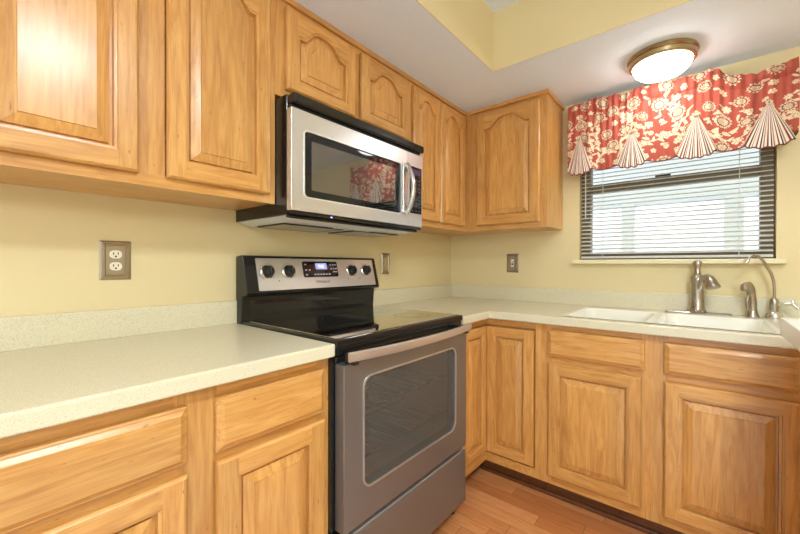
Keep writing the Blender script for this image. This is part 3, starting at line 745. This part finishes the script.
# ------------------------------------------------------------------ blind
bl = root('window_blind', (.012, -1.347, WZ0), 'cream horizontal slat blind, half open, hanging in the window', 'blind')
bx = .020
MB().box(bx-.014, bx+.014, WY0+.006, WY1-.006, WZ1-.032, WZ1-.002).build('head_rail', SLATM, bl, bevel=.002)
MB().box(bx-.013, bx+.013, WY0+.008, WY1-.008, WZ0+.006, WZ0+.020).build('bottom_rail', SLATM, bl, bevel=.003)
z = WZ0+.040; n = 0
while z < WZ1-.045:
    m = MB(); L = []
    for k in range(6):
        t = k/5*2-1; xx = bx+.0122*t; L.append([(xx, WY0+.008, z+.0016*(1-t*t)+.0050*t), (xx, WY1-.008, z+.0016*(1-t*t)+.0050*t)])
    T = [[(a, b, c_-.0008) for a, b, c_ in l] for l in L]
    ring = [[l[e_] for l in L]+[l[e_] for l in T[::-1]] for e_ in (0, 1)]
    m.loops(ring, True, True)
    m.build('slat', SLATM, bl, smooth=True); z += .0236
for y in (-1.045, -1.645):
    m = MB(); m.tube([(bx-.0135, y, WZ0+.018), (bx-.0135, y, WZ1-.03)], .0010, 6); m.tube([(bx+.0135, y, WZ0+.018), (bx+.0135, y, WZ1-.03)], .0010, 6)
    m.build('ladder_cord', simple('white_cord', (.8, .8, .78, 1), .7) if y > -1.1 else bpy.data.materials['white_cord'], bl)
MB().tube([(bx-.020, -.955, 1.44), (bx-.020, -.955, WZ1-.03)], .0035, 8).build('tilt_wand', simple('clear_plastic_wand', (.75, .76, .74, 1), .2), bl)

# ------------------------------------------------------------------ valance
rng = random.Random(11)
YA, YB, VX = -.880, -1.826, -.098
LW = YA-YB; RET = .085; S = LW+2*RET
JAB = [(-.947, .062, 1.893), (-1.207, .066, 1.872), (-1.478, .076, 1.892), (-1.733, .080, 1.880)]
JZ = 1.679
def smooth(a, b, t): t = min(1, max(0, (t-a)/(b-a))); return t*t*(3-2*t)
def ztop(y):
    q = 2.106+.006*math.sin(y*23)+.004*math.sin(y*61+1)
    return q-.062*smooth(-1.53, -1.63, y)+.014*smooth(-1.68, -1.82, y)
def zbot(y):
    ed = [YA+.004]+[j[0] for j in JAB]+[YB]
    ctr = [j[0] for j in JAB]
    for a, b in zip(ctr, ctr[1:]):
        if b <= y <= a:
            t = (y-(a+b)/2)/((a-b)/2); return 1.700+.055*abs(t)**2.2
    return 1.742
# the print: distances to flowers, leaves and vines on the flat cloth (s along, t down)
flowers = []; leaves = []; vines = []
def vine(p, ang, length, curl, wd):
    pts = [p]; x, y = p; n_ = int(length/.006)
    for i in range(n_):
        ang += curl*math.sin(i*.11+rng.random()*.2)+rng.uniform(-.05, .05)
        x += .006*math.cos(ang); y += .006*math.sin(ang); pts.append((x, y))
        if i % 5 == 2:
            sd = 1 if (i//5) % 2 else -1; a2 = ang+sd*rng.uniform(.7, 1.2); ln = rng.uniform(.012, .020)
            leaves.append((x+math.cos(a2)*ln*.6, y+math.sin(a2)*ln*.6, a2, ln, ln*.40))
    vines.append((np.array(pts), wd)); return pts[-1], ang
for base in (.03, .23, .44, .66, .86, 1.06):
    p, a_ = vine((base+rng.uniform(-.02, .02), .41), -PI/2+rng.uniform(-.25, .25), .40, .09, .0032)
    for k in range(6):
        i = rng.randint(6, 60); vp = vines[-1][0] if k == 0 else vines[-1-k][0]
        q = tuple(vp[min(i, len(vp)-1)]); vine(q, -PI/2+rng.choice((-1, 1))*rng.uniform(.7, 1.2), rng.uniform(.09, .16), .08, .0022)
for k in range(105):
    for tr_n in range(40):
        x, y = rng.uniform(0, S), rng.uniform(.015, .42); r = rng.choice((.013, .016, .019, .030, .034)) if k > 16 else rng.choice((.030, .034, .027))
        if all((x-q[0])**2+(y-q[1])**2 > (r+q[2]+.008)**2 for q in flowers): flowers.append((x, y, r, rng.choice((5, 6, 7, 8)) if r < .022 else rng.choice((9, 11, 12)), rng.uniform(0, 6))); break
for k in range(110):
    leaves.append((rng.uniform(0, S), rng.uniform(0, .43), rng.uniform(0, 2*PI), rng.uniform(.010, .018), rng.uniform(.004, .0065)))
BASE = np.array(srgb(182, 82, 62)[:3]); CRM = np.array(srgb(238, 218, 182)[:3]); BRN = np.array(srgb(120, 58, 44)[:3]); SHD = np.array(srgb(222, 176, 130)[:3])
NS, NV = 560, 200
cloth_s = np.linspace(0, S, NS); cloth_v = np.linspace(0, 1, NV)
Yg = np.zeros((NS, NV)); Xg = Yg.copy(); Zg = Yg.copy()
for i, s0 in enumerate(cloth_s):
    if s0 < RET: y, xb, side = YA, VX*s0/RET, 1
    elif s0 > S-RET: y, xb, side = YB, VX*(S-s0)/RET, -1
    else: y, xb, side = YA-(s0-RET), VX, 0
    zt, zb = ztop(y), zbot(y)
    e_ = min(1, min(abs(s0-RET), abs(S-RET-s0))/.03) if side == 0 else 0
    for j, v in enumerate(cloth_v):
        z = zt+(zb-zt)*v
        g = (1-.75*smooth(.05, .75, v))
        fold = .0062*g*math.sin(s0*2*PI/.034+1.3*math.sin(s0*19))+.0036*g*math.sin(s0*2*PI/.057+2*math.sin(s0*9)+v)
        fold += (.006*math.sin(s0*2*PI/.13+.8)+.004*math.sin(s0*2*PI/.083+2))*smooth(.1, .9, v)
        pk = -.010*math.exp(-((v-.10)/.05)**2) + .006*math.exp(-((v-.19)/.015)**2)     # rod pocket and stitch line
        Xg[i, j] = xb+(fold+pk)*e_ if side == 0 else xb
        Yg[i, j] = y if side == 0 else y+side*.004*math.sin(v*3)
        Zg[i, j] = z
SS, TT = np.meshgrid(cloth_s, np.linspace(0, .41, NV), indexing='ij')
COLR = np.tile(BASE, (NS, NV, 1))
def region(x, y, r):
    i0, i1 = np.searchsorted(cloth_s, (x-r, x+r)); j0, j1 = int(max(0, (y-r)/.41*(NV-1))), int(min(NV, (y+r)/.41*(NV-1)+2))
    return slice(i0, i1), slice(j0, max(j0, j1))
for P, wd in vines:
    for x, y in P:
        sl_ = region(x, y, wd+.003)
        d_ = np.hypot(SS[sl_]-x, TT[sl_]-y); COLR[sl_][d_ < wd] = CRM
for x, y, a_, ln, wd in leaves:
    sl_ = region(x, y, ln+.003); dx, dy_ = SS[sl_]-x, TT[sl_]-y
    u = (dx*math.cos(a_)+dy_*math.sin(a_))/ln; v = (-dx*math.sin(a_)+dy_*math.cos(a_))/wd
    q = u*u+v*v*(1+.8*u); mk = q < 1; sub = COLR[sl_]; sub[mk] = CRM; sub[(np.abs(v) < .18) & (np.abs(u) < .6)] = SHD
for x, y, r, n_, ph in flowers:
    sl_ = region(x, y, r+.006); dx, dy_ = SS[sl_]-x, TT[sl_]-y; d_ = np.hypot(dx, dy_); th = np.arctan2(dy_, dx)
    pet = r*(.72+.28*np.abs(np.cos(n_*th/2+ph))**.7); sub = COLR[sl_]
    sub[d_ < pet+.0022] = BASE*.80
    sub[d_ < pet] = CRM
    sub[(d_ < pet) & (np.abs(np.sin(n_*th/2+ph)) > .94) & (d_ > r*.38)] = BASE
    if r > .024:
        sub[(np.abs(d_-r*.62) < r*.07)] = BRN; sub[(d_ < r*.5) & (np.sin(th*n_)*np.sin(d_/r*26) > .35)] = BRN
        sub[(d_ > r*.68) & (d_ < pet) & (np.abs(np.sin(n_*th+ph)) > .9)] = BASE
    sub[d_ < r*.24] = SHD
def sheet(name, X, Y, Z, COLS, mat, parent, thick=.0012):
    ni, nj = X.shape; o0 = FR[parent.name]
    me = bpy.data.meshes.new(name)
    vv = np.stack([X-o0.x, Y-o0.y, Z-o0.z], -1).reshape(-1, 3)
    ii, jj = np.meshgrid(np.arange(ni-1), np.arange(nj-1), indexing='ij'); a = (ii*nj+jj).ravel()
    fc = np.stack([a, a+nj, a+nj+1, a+1], -1)
    me.from_pydata(vv.tolist(), [], fc.tolist()); me.materials.append(mat)
    at = me.color_attributes.new('print', 'FLOAT_COLOR', 'POINT')
    at.data.foreach_set('color', np.concatenate([COLS, np.ones((ni, nj, 1))], -1).reshape(-1).astype(np.float32))
    me.polygons.foreach_set('use_smooth', np.ones(len(me.polygons), bool))
    o = bpy.data.objects.new(name, me); COL.objects.link(o); o.parent = parent; FR[o.name] = o0
    sd_ = o.modifiers.new('cloth', 'SOLIDIFY'); sd_.thickness = thick; sd_.offset = 0
    return o
va = root('window_valance', (VX, (YA+YB)/2, 1.70), 'gathered red floral window valance with four striped pleats, over the blind', 'valance')
sheet('floral_panel', Xg, Yg, Zg, COLR, FABRIC, va)
# dark piping along the bottom edge
MB().tube([(Xg[i, -1]-.001, Yg[i, -1], Zg[i, -1]) for i in range(0, NS, 6)], .0028, 8).build('hem_piping', DKCORD, va, smooth=True)
STR = [np.array(srgb(238, 226, 204)[:3]), np.array(srgb(140, 48, 46)[:3]), np.array(srgb(238, 226, 204)[:3]), np.array(srgb(66, 44, 50)[:3]), np.array(srgb(238, 226, 204)[:3]), np.array(srgb(180, 96, 84)[:3])]
STW = [.26, .17, .18, .15, .12, .12]
for jn, (yc, hw, za) in enumerate(JAB):
    nu, nv = 150, 60; X = np.zeros((nu, nv)); Y = X.copy(); Zz = X.copy(); CC = np.zeros((nu, nv, 3))
    us = np.linspace(-1, 1, nu)
    for i, u in enumerate(us):
        ph = ((u+1)*2.3+.4*jn) % 1.0; acc = 0
        for q, wd in zip(STR, STW):
            acc += wd
            if ph <= acc+1e-6: break
        for j in range(nv):
            v = j/(nv-1); half = .004+hw*v**.95
            zb = JZ+.030*abs(u)**2.4+.0035*math.sin(u*14+jn)
            Y[i, j] = yc-u*half; Zz[i, j] = za+(zb-za)*v
            X[i, j] = VX-.020-.026*v*math.cos(u*PI/2)-.004*v*math.sin(u*16)
        CC[i, :] = q
    sp_ = sheet('striped_pleat', X, Y, Zz, CC, FABRIC, va)
    MB().tube([(X[i, -1], Y[i, -1], Zz[i, -1]) for i in range(0, nu, 3)], .0030, 8).build('pleat_piping', DKCORD, sp_, smooth=True)
    for i in (0, nu-1):
        MB().tube([(X[i, j]-.001, Y[i, j], Zz[i, j]) for j in range(0, nv, 3)], .0022, 6).build('edge_cord', CORD, sp_, smooth=True)
    tk = MB()
    for k in range(3):
        a0 = k*2.1; tk.tube([(VX-.026, yc+.010*math.cos(a0+t)*(.6+.4*k/2), za+.004+.008*math.sin(a0+t)) for t in [2*PI*i/14 for i in range(15)]], .003, 6)
    tk.build('knot', CORD, sp_, smooth=True)
m = MB(); m.tube([(VX+.040, YA-.004, 2.070), (VX+.040, YB+.012, 2.020)], .008, 12)
m.build('curtain_rod', BRASS, va, smooth=True)

# ------------------------------------------------------------------ lamps
lp = root('ceiling_light', (-.30, -1.352, HS), 'round brass flush ceiling light with a lit white glass bowl, in front of the window', 'ceiling light')
MB().lathe([(.138, 0), (.140, -.006), (.140, -.012), (.133, -.018), (.136, -.024), (.133, -.038), (.125, -.044), (.119, -.044), (.119, -.03)], (-.30, -1.352, HS), 64, cap=False).build('brass_rim', BRASS, lp, smooth=True)
MB().lathe([(.1185, -.036), (.117, -.050), (.108, -.068), (.091, -.083), (.065, -.093), (.034, -.099), (.0, -.101)], (-.30, -1.352, HS), 48, cap=False).build('glass_bowl', LAMP1, lp, smooth=True)
l2 = root('fluorescent_ceiling_light', (-2.09, -2.04, HT), 'boxed ceiling light with a white diffuser, in the middle of the tray ceiling', 'ceiling light')
m = MB()
for a in ((-2.29, -1.89, -2.26, -2.24), (-2.29, -1.89, -1.84, -1.82), (-2.29, -2.27, -2.24, -1.84), (-1.91, -1.89, -2.24, -1.84)): m.box(*a, HT-.09, HT)
m.build('housing', simple('lamp_housing_white', (.8, .8, .78, 1), .5), l2, bevel=.004)
MB().box(-2.27, -1.91, -2.24, -1.84, HT-.05, HT).build('diffuser', LAMP2, l2)

l3 = root('added_fill_globe', (-2.95, -2.35, HT), 'added unseen white globe fill light hanging behind the camera from the tray ceiling', 'fill light')  # unseen fill globe, added to brighten the ceiling and cabinet fronts
MB().lathe([(.06, 0), (.06, -.015), (.02, -.03)], (-2.95, -2.35, HT), 24).build('canopy', BRASS, l3, smooth=True)
MB().tube([(-2.95, -2.35, HT-.03), (-2.95, -2.35, 1.94)], .004, 8).build('cord', BLACKP, l3)
MB().lathe([(.035, 1.95), (.045, 1.93), (.045, 1.905)], (-2.95, -2.35, 0), 24).build('collar', BRASS, l3, smooth=True)
MB().lathe([(.16*math.sin(PI*k/20)+.0001, 1.76+.16*math.cos(PI*k/20)) for k in range(2, 21)], (-2.95, -2.35, 0), 32, cap=False).build('globe', FILL_GLOBE_MAT, l3, smooth=True)

tag(MB().box(-3.3, -1.25, -3.0, -1.15, .0005, .009).build('reflector', paint('pale_grey_bounce', srgb(206, 208, 210), 300, .3, .95), origin=(-2.3, -2.1, 0), bevel=.003),
    'added unseen pale grey rug on the wooden floor behind the camera', 'reflector')  # unseen floor piece, added to keep bounced light from turning orange

# ------------------------------------------------------------------ white-topped cabinet at the right edge
il = root('side_cabinet', (-.93, -1.84, 0), 'white-topped wooden side cabinet, cut off by the right edge of the photo', 'cabinet')
MB().box(-1.12, -.748, -1.98, -1.699, .934, .990).build('top', simple('white_laminate', srgb(244, 242, 236), .3), il, bevel=.004)
MB().box(-1.10, -.770, -1.96, -1.739, 0, .934).build('body', [WV], il, bevel=.002)
